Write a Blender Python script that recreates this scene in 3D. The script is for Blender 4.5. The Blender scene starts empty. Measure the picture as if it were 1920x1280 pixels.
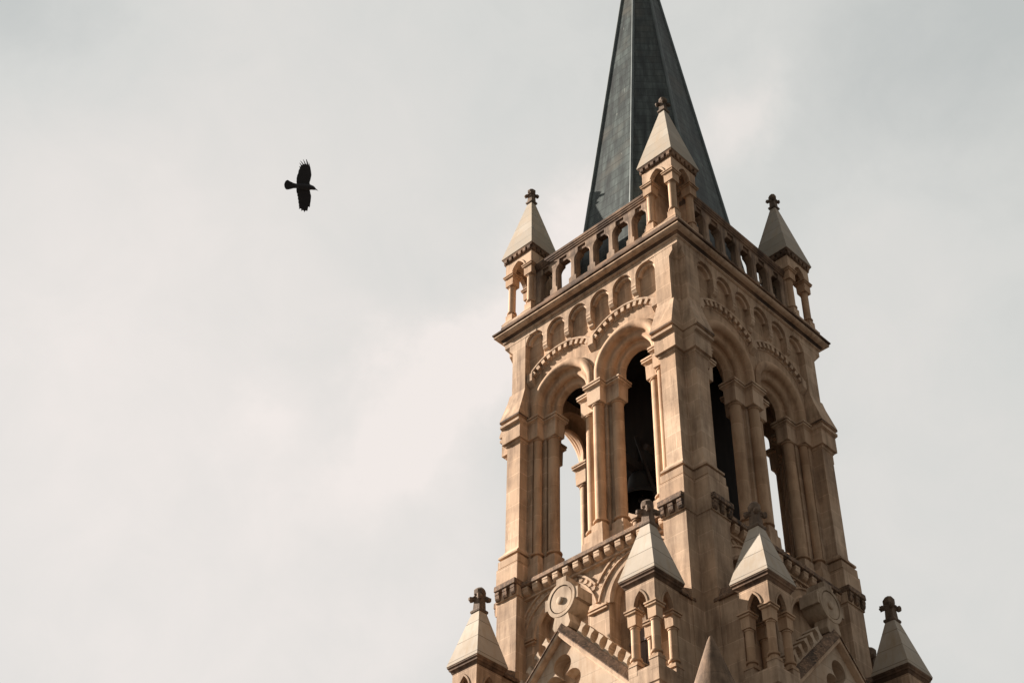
import bpy, bmesh, math, random
from mathutils import Vector, Matrix, noise
random.seed(7)
R = math.radians
PI = math.pi
sc = bpy.context.scene
C = sc.collection

# ------------------------------------------------------------------ camera
ZO = 35.1                                   # height of the main cornice above the ground
cam_d = bpy.data.cameras.new("camera"); cam = bpy.data.objects.new("camera", cam_d); C.objects.link(cam)
yaw, pitch, roll = -0.7852, 0.7263, 0.0218
r_ = Vector((math.cos(yaw), math.sin(yaw), 0)); f0 = Vector((-math.sin(yaw), math.cos(yaw), 0)); u0 = Vector((0, 0, 1))
fw = f0*math.cos(pitch)+u0*math.sin(pitch); up = -f0*math.sin(pitch)+u0*math.cos(pitch)
rt = r_*math.cos(roll)+up*math.sin(roll); up = -r_*math.sin(roll)+up*math.cos(roll)
CP = Vector((-29.8651, -22.9793, -33.4158+ZO))
cam.matrix_world = Matrix(((rt.x, up.x, -fw.x, CP.x), (rt.y, up.y, -fw.y, CP.y), (rt.z, up.z, -fw.z, CP.z), (0, 0, 0, 1)))
cam_d.sensor_width = 36; cam_d.lens = 2877.14/1920*36; cam_d.clip_end = 6000; cam_d.clip_start = .1
sc.camera = cam
FPX = 2877.14
def at(u, v, dist):                        # a point seen at a photo pixel, at a distance
    d = (rt*((u-960)/FPX) + up*(-(v-640)/FPX) + fw).normalized()
    return CP + d*dist

# ------------------------------------------------------------------ light, sky, exposure
SUN_AZ, SUN_EL = 109.5, 26.0               # direction towards the sun, azimuth from +X
sd = Vector((math.cos(R(SUN_AZ))*math.cos(R(SUN_EL)), math.sin(R(SUN_AZ))*math.cos(R(SUN_EL)), math.sin(R(SUN_EL))))
sl = bpy.data.lights.new("sun", 'SUN'); so = bpy.data.objects.new("sun", sl); C.objects.link(so)
so.rotation_euler = sd.to_track_quat('Z', 'Y').to_euler(); so.location = (0, 0, 80)
sl.energy = 5.0; sl.angle = R(0.6); sl.color = (1.0, 0.90, 0.80)
sc.view_settings.view_transform = 'Standard'; sc.view_settings.look = 'None'
sc.view_settings.exposure = 1.6; sc.view_settings.gamma = 1.0

w = bpy.data.worlds.new("World"); sc.world = w; w.use_nodes = True
nt = w.node_tree; N = nt.nodes; Lk = nt.links; N.clear()
def nn(t, **k):
    n = N.new(t)
    for a, b in k.items(): setattr(n, a, b)
    return n
sky = nn('ShaderNodeTexSky', sky_type='NISHITA', sun_disc=False)
sky.sun_elevation = R(SUN_EL); sky.sun_rotation = R(90-SUN_AZ)
tc = nn('ShaderNodeTexCoord')
def vm(op, a, b=None, out=0):
    n = nn('ShaderNodeVectorMath', operation=op)
    for k_, x in enumerate((a, b)):
        if x is None: continue
        if hasattr(x, 'links'): Lk.new(x, n.inputs[k_])
        else: n.inputs[k_].default_value = x
    return n.outputs[out]
def fm(op, a, b=0.0, c=0.0):
    n = nn('ShaderNodeMath', operation=op)
    for k_, x in enumerate((a, b, c)):
        if hasattr(x, 'links'): Lk.new(x, n.inputs[k_])
        else: n.inputs[k_].default_value = x
    return n.outputs[0]
D0 = tc.outputs['Generated']
def noi(scale, detail, rough=.55, dist=0., vec=None):
    n = nn('ShaderNodeTexNoise'); n.inputs['Scale'].default_value = scale; n.inputs['Detail'].default_value = detail; n.inputs['Roughness'].default_value = rough; n.inputs['Distortion'].default_value = dist
    Lk.new(vec if vec is not None else D0, n.inputs['Vector']); return n
wob = noi(5.5, 7, .58, .2)
wv = vm('MULTIPLY', vm('SUBTRACT', wob.outputs['Color'], (.5, .5, .5)), (.20, .20, .20))
DW = vm('NORMALIZE', vm('ADD', D0, wv))          # ragged directions for ragged cloud edges
def skydir(u, v): return (rt*((u-960)/FPX)+up*(-(v-640)/FPX)+fw).normalized()
val = fm('ADD', .37, 0.)
# cloud banks: where they stand in the sky, long and short radius (radians), slant, strength
for u, v, ra, rb, sl_, k_ in ((790, 740, .115, .040, 42, .62), (1000, 520, .060, .030, 50, .42), (1325, 205, .030, .020, 70, .45), (1060, 370, .034, .020, 35, .30), (430, 830, .028, .016, 45, .22), (760, 1150, .10, .05, 60, .28),
                          (240, 900, .22, .17, 30, .42), (250, 330, .17, .10, 40, .20), (1750, 1000, .12, .12, 0, .22), (1650, 500, .10, .06, 60, .12), (60, 20, .10, .06, -30, -.34), (1850, 60, .14, .09, 35, -.34), (900, 60, .16, .05, 0, -.10), (420, 1240, .12, .04, 0, .12)):
    c_ = skydir(u, v); t1 = (rt*math.cos(R(sl_))+up*math.sin(R(sl_))); t2 = c_.cross(t1).normalized(); t1 = t2.cross(c_).normalized()
    df = vm('SUBTRACT', DW if abs(ra) < .16 else D0, tuple(c_))
    a_ = fm('DIVIDE', vm('DOT_PRODUCT', df, tuple(t1), out=1), ra); b_ = fm('DIVIDE', vm('DOT_PRODUCT', df, tuple(t2), out=1), rb)
    g_ = fm('MULTIPLY', fm('ADD', fm('MULTIPLY', a_, a_), fm('MULTIPLY', b_, b_)), -1.)
    val = fm('MULTIPLY_ADD', fm('EXPONENT', g_), k_, val)
fine = noi(16, 8, .6, .4); wide = noi(1.7, 4, .5, .3)
val = fm('MULTIPLY_ADD', fm('SUBTRACT', fine.outputs['Fac'], .5), .36, val)
val = fm('MULTIPLY_ADD', fm('SUBTRACT', wide.outputs['Fac'], .5), .35, val)
cr = nn('ShaderNodeValToRGB'); Lk.new(val, cr.inputs[0])
e = cr.color_ramp.elements
e[0].position = .0; e[0].color = (.50, .515, .50, 1)
e[1].position = 1.; e[1].color = (.83, .765, .725, 1)
e2 = cr.color_ramp.elements.new(.36); e2.color = (.635, .632, .605, 1)
e2 = cr.color_ramp.elements.new(.70); e2.color = (.73, .695, .66, 1)
sc_ = nn('ShaderNodeMix', data_type='RGBA', blend_type='MULTIPLY'); sc_.inputs[0].default_value = 1
Lk.new(cr.outputs[0], sc_.inputs[6]); sc_.inputs[7].default_value = (3.32, 3.33, 3.32, 1)
mx = nn('ShaderNodeMix', data_type='RGBA'); mx.inputs[0].default_value = .97
Lk.new(sky.outputs[0], mx.inputs[6]); Lk.new(sc_.outputs[2], mx.inputs[7])
# sky dimmed behind the viewer, added to darken the faces turned from the sun
dp = nn('ShaderNodeVectorMath', operation='DOT_PRODUCT'); Lk.new(tc.outputs['Generated'], dp.inputs[0]); dp.inputs[1].default_value = (.50, .82, .28)
mr = nn('ShaderNodeMapRange', interpolation_type='SMOOTHSTEP'); Lk.new(dp.outputs['Value'], mr.inputs[0]); mr.inputs[1].default_value = -.55; mr.inputs[2].default_value = .5; mr.inputs[3].default_value = .48; mr.inputs[4].default_value = 1.
gm = nn('ShaderNodeMix', data_type='RGBA', blend_type='MULTIPLY'); gm.inputs[0].default_value = 1; Lk.new(mx.outputs[2], gm.inputs[6]); Lk.new(mr.outputs[0], gm.inputs[7])
bg = nn('ShaderNodeBackground'); bg.inputs[1].default_value = .107; Lk.new(gm.outputs[2], bg.inputs[0])
wo = nn('ShaderNodeOutputWorld'); Lk.new(bg.outputs[0], wo.inputs[0])

# ------------------------------------------------------------------ materials
def new_mat(name):
    m = bpy.data.materials.new(name); m.use_nodes = True; t = m.node_tree; t.nodes.clear()
    b = t.nodes.new('ShaderNodeBsdfPrincipled'); o = t.nodes.new('ShaderNodeOutputMaterial'); t.links.new(b.outputs[0], o.inputs[0])
    return m, t, b
def stone(name, base, var=.12, dark=None, dark_amt=.3, joints=True, bw=1.05, bh=.56, rough=.88, bump=.35, joint_col=1.22, pattern=1.4, mort=.012, streak=.5, tint=(1.03,.975,.93), spots=0.):
    m, t, b = new_mat(name); n = t.nodes; l = t.links
    g = n.new('ShaderNodeNewGeometry')
    sep = n.new('ShaderNodeSeparateXYZ'); l.new(g.outputs['Position'], sep.inputs[0])
    add = n.new('ShaderNodeMath'); add.operation = 'ADD'; l.new(sep.outputs[0], add.inputs[0]); l.new(sep.outputs[1], add.inputs[1])
    cb = n.new('ShaderNodeCombineXYZ'); l.new(add.outputs[0], cb.inputs[0]); l.new(sep.outputs[2], cb.inputs[1])
    # block-to-block tone
    def rgb(c): return (c[0], c[1], c[2], 1)
    noi = n.new('ShaderNodeTexNoise'); noi.inputs['Scale'].default_value = pattern; noi.inputs['Detail'].default_value = 8; noi.inputs['Roughness'].default_value = .62
    l.new(g.outputs['Position'], noi.inputs['Vector'])
    r1 = n.new('ShaderNodeMapRange'); l.new(noi.outputs['Fac'], r1.inputs[0]); r1.inputs[1].default_value = .3; r1.inputs[2].default_value = .7; r1.inputs[3].default_value = 1-var; r1.inputs[4].default_value = 1+var
    col = n.new('ShaderNodeMix'); col.data_type = 'RGBA'; col.blend_type = 'MULTIPLY'; col.inputs[0].default_value = 1
    col.inputs[6].default_value = rgb(base)
    cur = None
    if joints:
        br = n.new('ShaderNodeTexBrick'); l.new(cb.outputs[0], br.inputs['Vector']); br.inputs['Scale'].default_value = 1
        br.inputs['Brick Width'].default_value = bw; br.inputs['Row Height'].default_value = bh; br.inputs['Mortar Size'].default_value = mort; br.inputs['Mortar Smooth'].default_value = .4; br.inputs['Bias'].default_value = 0
        br.inputs['Color1'].default_value = rgb(base); br.inputs['Color2'].default_value = (base[0]*.80, base[1]*.775, base[2]*.75, 1); br.inputs['Mortar'].default_value = (base[0]*joint_col, base[1]*joint_col, base[2]*joint_col, 1)
        l.new(br.outputs['Color'], col.inputs[6])
    l.new(r1.outputs[0], col.inputs[7]); cur = col.outputs[2]
    # warm mottling
    n3 = n.new('ShaderNodeTexNoise'); n3.inputs['Scale'].default_value = .55; n3.inputs['Detail'].default_value = 3; l.new(g.outputs['Position'], n3.inputs['Vector'])
    r3 = n.new('ShaderNodeMapRange'); l.new(n3.outputs['Fac'], r3.inputs[0]); r3.inputs[1].default_value = .4; r3.inputs[2].default_value = .62
    c3 = n.new('ShaderNodeMix'); c3.data_type = 'RGBA'; c3.blend_type = 'MULTIPLY'; l.new(r3.outputs[0], c3.inputs[0]); l.new(cur, c3.inputs[6]); c3.inputs[7].default_value = (tint[0]*.95, tint[1]*.95, tint[2]*.95, 1); cur = c3.outputs[2]
    if dark:
        # rain streaks: noise stretched in z
        mpg = n.new('ShaderNodeMapping'); mpg.inputs['Scale'].default_value = (5, 5, .55); l.new(g.outputs['Position'], mpg.inputs[0])
        n4 = n.new('ShaderNodeTexNoise'); n4.inputs['Scale'].default_value = 1; n4.inputs['Detail'].default_value = 6; n4.inputs['Roughness'].default_value = .6; l.new(mpg.outputs[0], n4.inputs['Vector'])
        n5 = n.new('ShaderNodeTexNoise'); n5.inputs['Scale'].default_value = .9; n5.inputs['Detail'].default_value = 6; n5.inputs['Roughness'].default_value = .65; l.new(g.outputs['Position'], n5.inputs['Vector'])
        mul = n.new('ShaderNodeMix'); mul.inputs[0].default_value = streak; l.new(n5.outputs['Fac'], mul.inputs[2]); l.new(n4.outputs['Fac'], mul.inputs[3])
        r4 = n.new('ShaderNodeMapRange'); l.new(mul.outputs[0], r4.inputs[0]); r4.inputs[1].default_value = .62-dark_amt*.45; r4.inputs[2].default_value = .78-dark_amt*.3
        c4 = n.new('ShaderNodeMix'); c4.data_type = 'RGBA'; l.new(r4.outputs[0], c4.inputs[0]); l.new(cur, c4.inputs[6]); c4.inputs[7].default_value = rgb(dark); cur = c4.outputs[2]
    if spots:
        n6 = n.new('ShaderNodeTexNoise'); n6.inputs['Scale'].default_value = 14; n6.inputs['Detail'].default_value = 4; n6.inputs['Roughness'].default_value = .7; l.new(g.outputs['Position'], n6.inputs['Vector'])
        r6 = n.new('ShaderNodeMapRange'); l.new(n6.outputs['Fac'], r6.inputs[0]); r6.inputs[1].default_value = .52; r6.inputs[2].default_value = .62; r6.inputs[4].default_value = spots
        c6 = n.new('ShaderNodeMix'); c6.data_type = 'RGBA'; l.new(r6.outputs[0], c6.inputs[0]); l.new(cur, c6.inputs[6]); c6.inputs[7].default_value = (base[0]*1.5, base[1]*1.45, base[2]*1.35, 1); cur = c6.outputs[2]
    l.new(cur, b.inputs['Base Color']); b.inputs['Roughness'].default_value = rough; b.inputs['Specular IOR Level'].default_value = .25
    nb = n.new('ShaderNodeTexNoise'); nb.inputs['Scale'].default_value = 22; nb.inputs['Detail'].default_value = 6; l.new(g.outputs['Position'], nb.inputs['Vector'])
    n9 = n.new('ShaderNodeMath'); n9.operation = 'ADD'; l.new(nb.outputs['Fac'], n9.inputs[0]); n9.inputs[1].default_value = 0
    if joints:
        mm = n.new('ShaderNodeMath'); mm.operation = 'MULTIPLY'; l.new(br.outputs['Fac'], mm.inputs[0]); mm.inputs[1].default_value = -.6; l.new(mm.outputs[0], n9.inputs[1])
    bp = n.new('ShaderNodeBump'); bp.inputs['Strength'].default_value = bump; bp.inputs['Distance'].default_value = .012; l.new(n9.outputs[0], bp.inputs['Height']); l.new(bp.outputs[0], b.inputs['Normal'])
    return m
WARM = (.505, .366, .254)
M = {}
M['ashlar'] = stone('sandstone_ashlar', WARM, .13, (.17, .11, .07), .40)
M['carved'] = stone('sandstone_carved', WARM, .12, (.19, .115, .07), .36, joints=False)
M['shaft'] = stone('sandstone_shaft', (.475, .325, .212), .10, (.20, .12, .07), .32, bw=40, bh=1.02, mort=.010)
M['blind'] = stone('sandstone_recess', (.49, .345, .232), .12, (.18, .11, .065), .36)
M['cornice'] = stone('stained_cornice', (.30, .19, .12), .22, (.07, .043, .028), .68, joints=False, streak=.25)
M['hollow'] = stone('stain_and_shade_stone', (.24, .14, .08), .25, (.05, .032, .022), .75, joints=False, streak=.1)
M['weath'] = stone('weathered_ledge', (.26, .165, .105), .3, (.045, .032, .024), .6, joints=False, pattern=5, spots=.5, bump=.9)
M['gable'] = stone('pale_ashlar', (.50, .40, .30), .12, (.33, .21, .13), .34, bw=1.3, bh=.5, joint_col=.72)
M['disc'] = stone('worn_disc_stone', (.44, .34, .245), .15, (.15, .10, .065), .45, joints=False, streak=.5)
M['roof'] = stone('pale_roof_stone', (.43, .385, .325), .07, (.36, .28, .2), .30, joints=True, bw=50, bh=.50, joint_col=.5, mort=.012, bump=.2, tint=(1., 1., .98))
M['lowroof'] = stone('pale_pinnacle_stone', (.45, .395, .33), .08, (.34, .26, .18), .32, joints=True, bw=50, bh=.585, joint_col=.38, mort=.016, bump=.2, tint=(1., 1., .98))
M['finial'] = stone('dark_finial_stone', (.20, .145, .105), .3, (.07, .05, .036), .55, joints=False, pattern=6, bump=1.0)
M['balus'] = stone('baluster_stone', (.34, .24, .165), .22, (.09, .06, .042), .56, joints=False, streak=.6, pattern=3)
M['conest'] = stone('cone_stone', (.30, .20, .13), .28, (.08, .052, .034), .62, joints=True, bw=50, bh=.7, joint_col=.6)
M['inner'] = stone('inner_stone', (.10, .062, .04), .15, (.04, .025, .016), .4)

def simple(name, col, rough=.8, metal=0., var=.2, scale=6, sz=1.):
    m, t, b = new_mat(name); n = t.nodes; l = t.links
    g = n.new('ShaderNodeNewGeometry'); mpg = n.new('ShaderNodeMapping'); mpg.inputs['Scale'].default_value = (1, 1, sz); l.new(g.outputs['Position'], mpg.inputs[0])
    no = n.new('ShaderNodeTexNoise'); no.inputs['Scale'].default_value = scale; no.inputs['Detail'].default_value = 6; l.new(mpg.outputs[0], no.inputs['Vector'])
    r1 = n.new('ShaderNodeMapRange'); l.new(no.outputs['Fac'], r1.inputs[0]); r1.inputs[1].default_value = .3; r1.inputs[2].default_value = .7; r1.inputs[3].default_value = 1-var; r1.inputs[4].default_value = 1+var
    c = n.new('ShaderNodeMix'); c.data_type = 'RGBA'; c.blend_type = 'MULTIPLY'; c.inputs[0].default_value = 1; c.inputs[6].default_value = (*col, 1); l.new(r1.outputs[0], c.inputs[7]); l.new(c.outputs[2], b.inputs['Base Color'])
    b.inputs['Roughness'].default_value = rough; b.inputs['Metallic'].default_value = metal
    return m
M['bronze'] = simple('bell_bronze', (.012, .011, .010), .6, .2)
M['wood'] = simple('old_timber', (.022, .016, .013), .85, 0, .35, 9, .15)
M['blocker_dark'] = simple('blocker_dark_timber', (.018, .013, .010), .9, 0, .4, 6, .15)
M['shutter'] = simple('grey_brown_boards', (.115, .085, .072), .85, 0, .35, 7, .12)
M['iron'] = simple('dark_iron', (.03, .028, .027), .6, .4)
M['feather'] = simple('black_feathers', (.011, .010, .012), .6, 0, .4, 25)
M['ground'] = simple('paving', (.045, .04, .036), .9, 0, .3, .4)
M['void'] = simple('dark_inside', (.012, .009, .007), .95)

def spire_mat():
    m, t, b = new_mat('patinated_sheet_metal'); n = t.nodes; l = t.links
    g = n.new('ShaderNodeNewGeometry'); sep = n.new('ShaderNodeSeparateXYZ'); l.new(g.outputs['Position'], sep.inputs[0])
    mpg = n.new('ShaderNodeMapping'); mpg.inputs['Scale'].default_value = (4.5, 4.5, .35); l.new(g.outputs['Position'], mpg.inputs[0])
    no = n.new('ShaderNodeTexNoise'); no.inputs['Scale'].default_value = 1; no.inputs['Detail'].default_value = 8; no.inputs['Roughness'].default_value = .65; l.new(mpg.outputs[0], no.inputs['Vector'])
    # course index -> per-course tone
    dv = n.new('ShaderNodeMath'); dv.operation = 'DIVIDE'; l.new(sep.outputs[2], dv.inputs[0]); dv.inputs[1].default_value = .45
    fl = n.new('ShaderNodeMath'); fl.operation = 'FLOOR'; l.new(dv.outputs[0], fl.inputs[0])
    fr = n.new('ShaderNodeMath'); fr.operation = 'FRACT'; l.new(dv.outputs[0], fr.inputs[0])
    wn = n.new('ShaderNodeTexWhiteNoise'); wn.noise_dimensions = '1D'; l.new(fl.outputs[0], wn.inputs['W'])
    tone = n.new('ShaderNodeMapRange'); l.new(wn.outputs['Value'], tone.inputs[0]); tone.inputs[3].default_value = .80; tone.inputs[4].default_value = 1.15
    cr = n.new('ShaderNodeValToRGB'); l.new(no.outputs['Fac'], cr.inputs[0]); ee = cr.color_ramp.elements
    ee[0].position = .34; ee[0].color = (.015, .018, .018, 1); ee[1].position = .68; ee[1].color = (.084, .103, .097, 1)
    x = ee = cr.color_ramp.elements.new(.5); x.color = (.038, .048, .046, 1)
    c = n.new('ShaderNodeMix'); c.data_type = 'RGBA'; c.blend_type = 'MULTIPLY'; c.inputs[0].default_value = 1; l.new(cr.outputs[0], c.inputs[6]); l.new(tone.outputs[0], c.inputs[7])
    # brown rusty patches
    n2 = n.new('ShaderNodeTexNoise'); n2.inputs['Scale'].default_value = .8; n2.inputs['Detail'].default_value = 6; l.new(g.outputs['Position'], n2.inputs['Vector'])
    r2 = n.new('ShaderNodeMapRange'); l.new(n2.outputs['Fac'], r2.inputs[0]); r2.inputs[1].default_value = .52; r2.inputs[2].default_value = .72; r2.inputs[4].default_value = .6
    c2 = n.new('ShaderNodeMix'); c2.data_type = 'RGBA'; l.new(r2.outputs[0], c2.inputs[0]); l.new(c.outputs[2], c2.inputs[6]); c2.inputs[7].default_value = (.085, .078, .062, 1)
    # pale droppings
    mp3 = n.new('ShaderNodeMapping'); mp3.inputs['Scale'].default_value = (9, 9, 1.1); l.new(g.outputs['Position'], mp3.inputs[0])
    n3 = n.new('ShaderNodeTexNoise'); n3.inputs['Scale'].default_value = 1.0; n3.inputs['Detail'].default_value = 2; l.new(mp3.outputs[0], n3.inputs['Vector'])
    r3 = n.new('ShaderNodeMapRange'); l.new(n3.outputs['Fac'], r3.inputs[0]); r3.inputs[1].default_value = .735; r3.inputs[2].default_value = .77; r3.inputs[4].default_value = .45
    c3 = n.new('ShaderNodeMix'); c3.data_type = 'RGBA'; l.new(r3.outputs[0], c3.inputs[0]); l.new(c2.outputs[2], c3.inputs[6]); c3.inputs[7].default_value = (.3, .31, .28, 1)
    ls = n.new('ShaderNodeMath'); ls.operation = 'LESS_THAN'; l.new(fr.outputs[0], ls.inputs[0]); ls.inputs[1].default_value = .06
    c4 = n.new('ShaderNodeMix'); c4.data_type = 'RGBA'; l.new(ls.outputs[0], c4.inputs[0]); l.new(c3.outputs[2], c4.inputs[6]); c4.inputs[7].default_value = (.014, .017, .017, 1)
    l.new(c4.outputs[2], b.inputs['Base Color']); b.inputs['Roughness'].default_value = .62; b.inputs['Metallic'].default_value = .0; b.inputs['Specular IOR Level'].default_value = .2
    # lapped courses: height rises along each course
    bp = n.new('ShaderNodeBump'); bp.inputs['Strength'].default_value = .5; bp.inputs['Distance'].default_value = .02
    iv = n.new('ShaderNodeMath'); iv.operation = 'SUBTRACT'; iv.inputs[0].default_value = 1; l.new(fr.outputs[0], iv.inputs[1])
    ad = n.new('ShaderNodeMath'); ad.operation = 'MULTIPLY_ADD'; l.new(no.outputs['Fac'], ad.inputs[0]); ad.inputs[1].default_value = .5; l.new(iv.outputs[0], ad.inputs[2])
    l.new(ad.outputs[0], bp.inputs['Height']); l.new(bp.outputs[0], b.inputs['Normal'])
    return m
M['spire'] = spire_mat()
M['ridge'] = simple('spire_ridge_metal', (.07, .085, .083), .55, .3, .3, 5, .3)

# ------------------------------------------------------------------ mesh tools.  face coordinates: s along the face, d outwards, z up -> (s, -d, z)
class MB:
    def __init__(s): s.v = []; s.f = []
    def add(s, vs, fs):
        o = len(s.v); s.v += [tuple(v) for v in vs]; s.f += [tuple(i+o for i in f) for f in fs]
    def box(s, s0, s1, d0, d1, z0, z1):
        P = [(a, -b, c) for c in (z0, z1) for b in (d0, d1) for a in (s0, s1)]
        s.add(P, [(0, 1, 3, 2), (4, 6, 7, 5), (0, 4, 5, 1), (2, 3, 7, 6), (0, 2, 6, 4), (1, 5, 7, 3)])
    def prism(s, poly, ax, a, b):
        n = len(poly)
        def m(p, t):
            if ax == 'd': return (p[0], -t, p[1])
            if ax == 's': return (t, -p[0], p[1])
            return (p[0], -p[1], t)
        s.add([m(p, a) for p in poly]+[m(p, b) for p in poly], [tuple(range(n)), tuple(range(2*n-1, n-1, -1))]+[(i, (i+1) % n, n+(i+1) % n, n+i) for i in range(n)])
    def loft(s, rings, caps=True, closed=False):
        n = len(rings[0]); k = len(rings); fs = []
        for j in range(k if closed else k-1):
            a, b = j*n, ((j+1) % k)*n
            for i in range(n): fs.append((a+i, a+(i+1) % n, b+(i+1) % n, b+i))
        if caps and not closed: fs += [tuple(range(n)), tuple(range(k*n-1, (k-1)*n-1, -1))]
        s.add([v for r in rings for v in r], fs)
    def square(s, prof, cs=0, cd=0):
        s.loft([[(cs+a*h, -(cd+b*h), z) for a, b in ((-1, -1), (1, -1), (1, 1), (-1, 1))] for h, z in prof])
    def rect(s, prof):                      # rings of (z, s0, s1, d0, d1)
        s.loft([[(a, -c, z), (b, -c, z), (b, -e_, z), (a, -e_, z)] for z, a, b, c, e_ in prof])
    def lathe(s, prof, cs=0, cd=0, n=20, jit=0):
        s.loft([[(cs+r*math.cos(2*PI*i/n), -cd+r*math.sin(2*PI*i/n), z) for i in range(n)] for r, z in prof])
    def arch(s, cs, zs, prof, zb, n=26, t0=0, t1=PI):
        rings = []
        if zb < zs: rings.append([(cs+r, -d, zb) for r, d in prof])
        for i in range(n+1):
            t = t0+(t1-t0)*i/n
            rings.append([(cs+r*math.cos(t), -d, zs+r*math.sin(t)) for r, d in prof])
        if zb < zs: rings.append([(cs-r, -d, zb) for r, d in prof])
        s.loft(rings)
    def blob(s, c, r, sx=1, sy=1, sz=1, jit=.12, seed=0, n=9, m=6):
        rings = []
        for j in range(m+1):
            t = PI*j/m; rr = max(math.sin(t), .02)
            ring = []
            for i in range(n):
                p = 2*PI*i/n
                v = Vector((rr*math.cos(p), rr*math.sin(p), math.cos(t)))
                q = 1+jit*noise.noise(v*2.1+Vector((seed*3.1, seed, 0)))*2
                ring.append((c[0]+v.x*r*sx*q, c[1]+v.y*r*sy*q, c[2]+v.z*r*sz*q))
            rings.append(ring)
        s.loft(rings)
    def tube(s, a, b, r, n=8):
        a, b = Vector(a), Vector(b); d = (b-a).normalized(); x = d.orthogonal().normalized(); y = d.cross(x)
        s.loft([[p+(x*math.cos(2*PI*i/n)+y*math.sin(2*PI*i/n))*r for i in range(n)] for p in (a, b)])
    def build(s, name, mat, parent=None, bev=.012, loc=(0, 0, ZO), rz=0., ang=22, smooth=True):
        me = bpy.data.meshes.new(name); me.from_pydata(s.v, [], s.f)
        bm = bmesh.new(); bm.from_mesh(me); bmesh.ops.recalc_face_normals(bm, faces=bm.faces)
        bm.to_mesh(me); bm.free(); me.materials.append(M[mat] if isinstance(mat, str) else mat)
        if smooth:
            me.polygons.foreach_set('use_smooth', [True]*len(me.polygons)); me.set_sharp_from_angle(angle=R(ang))
        o = bpy.data.objects.new(name, me); C.objects.link(o); o.location = loc; o.rotation_euler = (0, 0, rz)
        if parent is not None:
            o.parent = parent
        if bev:
            md = o.modifiers.new('edge', 'BEVEL'); md.width = bev; md.segments = 1; md.limit_method = 'ANGLE'; md.angle_limit = R(38); md.harden_normals = True
        return o
def tag(o, label=None, cat=None, group=None, kind=None):
    if label: o['label'] = label
    if cat: o['category'] = cat
    if group: o['group'] = group
    if kind: o['kind'] = kind
    return o
def empty(name, loc, label, cat, group=None):
    o = bpy.data.objects.new(name, None); C.objects.link(o); o.location = loc; o.empty_display_size = .5
    return tag(o, label, cat, group)
def copy_part(o, rz, loc=None):
    """one part with its sub-parts, turned about the tower's axis"""
    c = o.copy(); C.objects.link(c); c.parent = o.parent; c.rotation_euler = (0, 0, rz)
    if loc is not None: c.location = loc
    for ch in [x for x in o.children]:
        d = ch.copy(); C.objects.link(d); d.parent = c
    return c
def face4(o, faces=(1, 2, 3)):
    """the part stands on the -Y face: repeat it on the other faces"""
    for k in faces:
        a = -k*PI/2
        x, y = o.location.x, o.location.y
        copy_part(o, a, (x*math.cos(a)-y*math.sin(a), x*math.sin(a)+y*math.cos(a), o.location.z))
def sub(mb, name, mat, parent, **k):
    return mb.build(name, mat, parent, loc=(0, 0, 0), **k)
def arc(cs, cz, r, a0, a1, n):
    return [(cs+r*math.cos(a0+(a1-a0)*i/n), cz+r*math.sin(a0+(a1-a0)*i/n)) for i in range(n+1)]
def parc(cs, zs, hw, h, n=7):
    """pointed arch outline, from left springing to right springing"""
    # circle through springing and apex, centre on the springing line
    k = (h*h-hw*hw)/(2*hw); rr = hw+k
    a1 = math.atan2(h, k)
    L = [(cs+k-rr*math.cos(a1*i/n), zs+rr*math.sin(a1*i/n)) for i in range(n+1)]
    return L+[(2*cs-x, z) for x, z in reversed(L[:-1])]

tower = empty('bell_tower', (0, 0, 0), 'tall sandstone church bell tower with arched belfry, corner pinnacles and dark green spire', 'tower')

# ================================================================== upper stage
W1, W0 = 3.60, 3.38
for k in range(4):                          # corner piers, full height, with the notch towards the corner
    m = MB()
    m.box(2.2, 3.42, 2.2, 3.42, -ZO, -9.93); m.box(2.56, 3.415, 2.56, 3.415, -9.94, -8.95); m.box(2.56, 3.35, 2.56, 3.35, -8.96, -4.1); m.box(2.4, 3.351, 2.4, 3.351, -4.11, -.36)
    m.box(2.2, 3.61, 2.2, 3.61, -.62, -.35)
    # pointed stop of the corner notch
    m.loft([[(3.2, -3.2, -1.0), (3.36, -3.2, -1.0), (3.36, -3.36, -1.0), (3.2, -3.36, -1.0)], [(3.2, -3.2, -.61), (3.606, -3.2, -.61), (3.606, -3.606, -.61), (3.2, -3.606, -.61)]])
    m.build('corner_pier', 'ashlar', tower, rz=-k*PI/2)

# belfry wall of one face: flush frieze strip, scalloped lower edge on corbels
NA = 6; HW = .367; PIT = .92; X0 = -2.5*PIT
def frieze():
    m = MB()
    zs = -.96
    pts = [(-2.69, -.36), (-2.69, zs-.001)]
    for i in range(NA):
        c = X0+i*PIT
        pts += [(c-HW, zs-.28)] if i else []
        pts += [(c+math.cos(PI-PI*j/12)*HW, zs+math.sin(PI-PI*j/12)*HW*1.04) for j in range(13)]
        if i < NA-1: pts += [(c+HW, zs-.28)]
    pts += [(2.69, zs-.001), (2.69, -.36)]
    m.prism(pts, 'd', W0-.05, W1-.006)
    return m
fr = frieze().build('arcaded_frieze', 'ashlar', tower, bev=.03)
cb = MB()                                   # second order inside each small arch (a soft roll)
for i in range(NA):
    c = X0+i*PIT
    cb.arch(c, -.96, [(HW+.02, W0-.02), (HW+.02, W0+.10), (HW-.03, W0+.13), (HW-.075, W0+.10), (HW-.085, W0-.02)], -.96, n=14)
sub(cb, 'arch_roll', 'carved', fr, bev=0)
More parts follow.
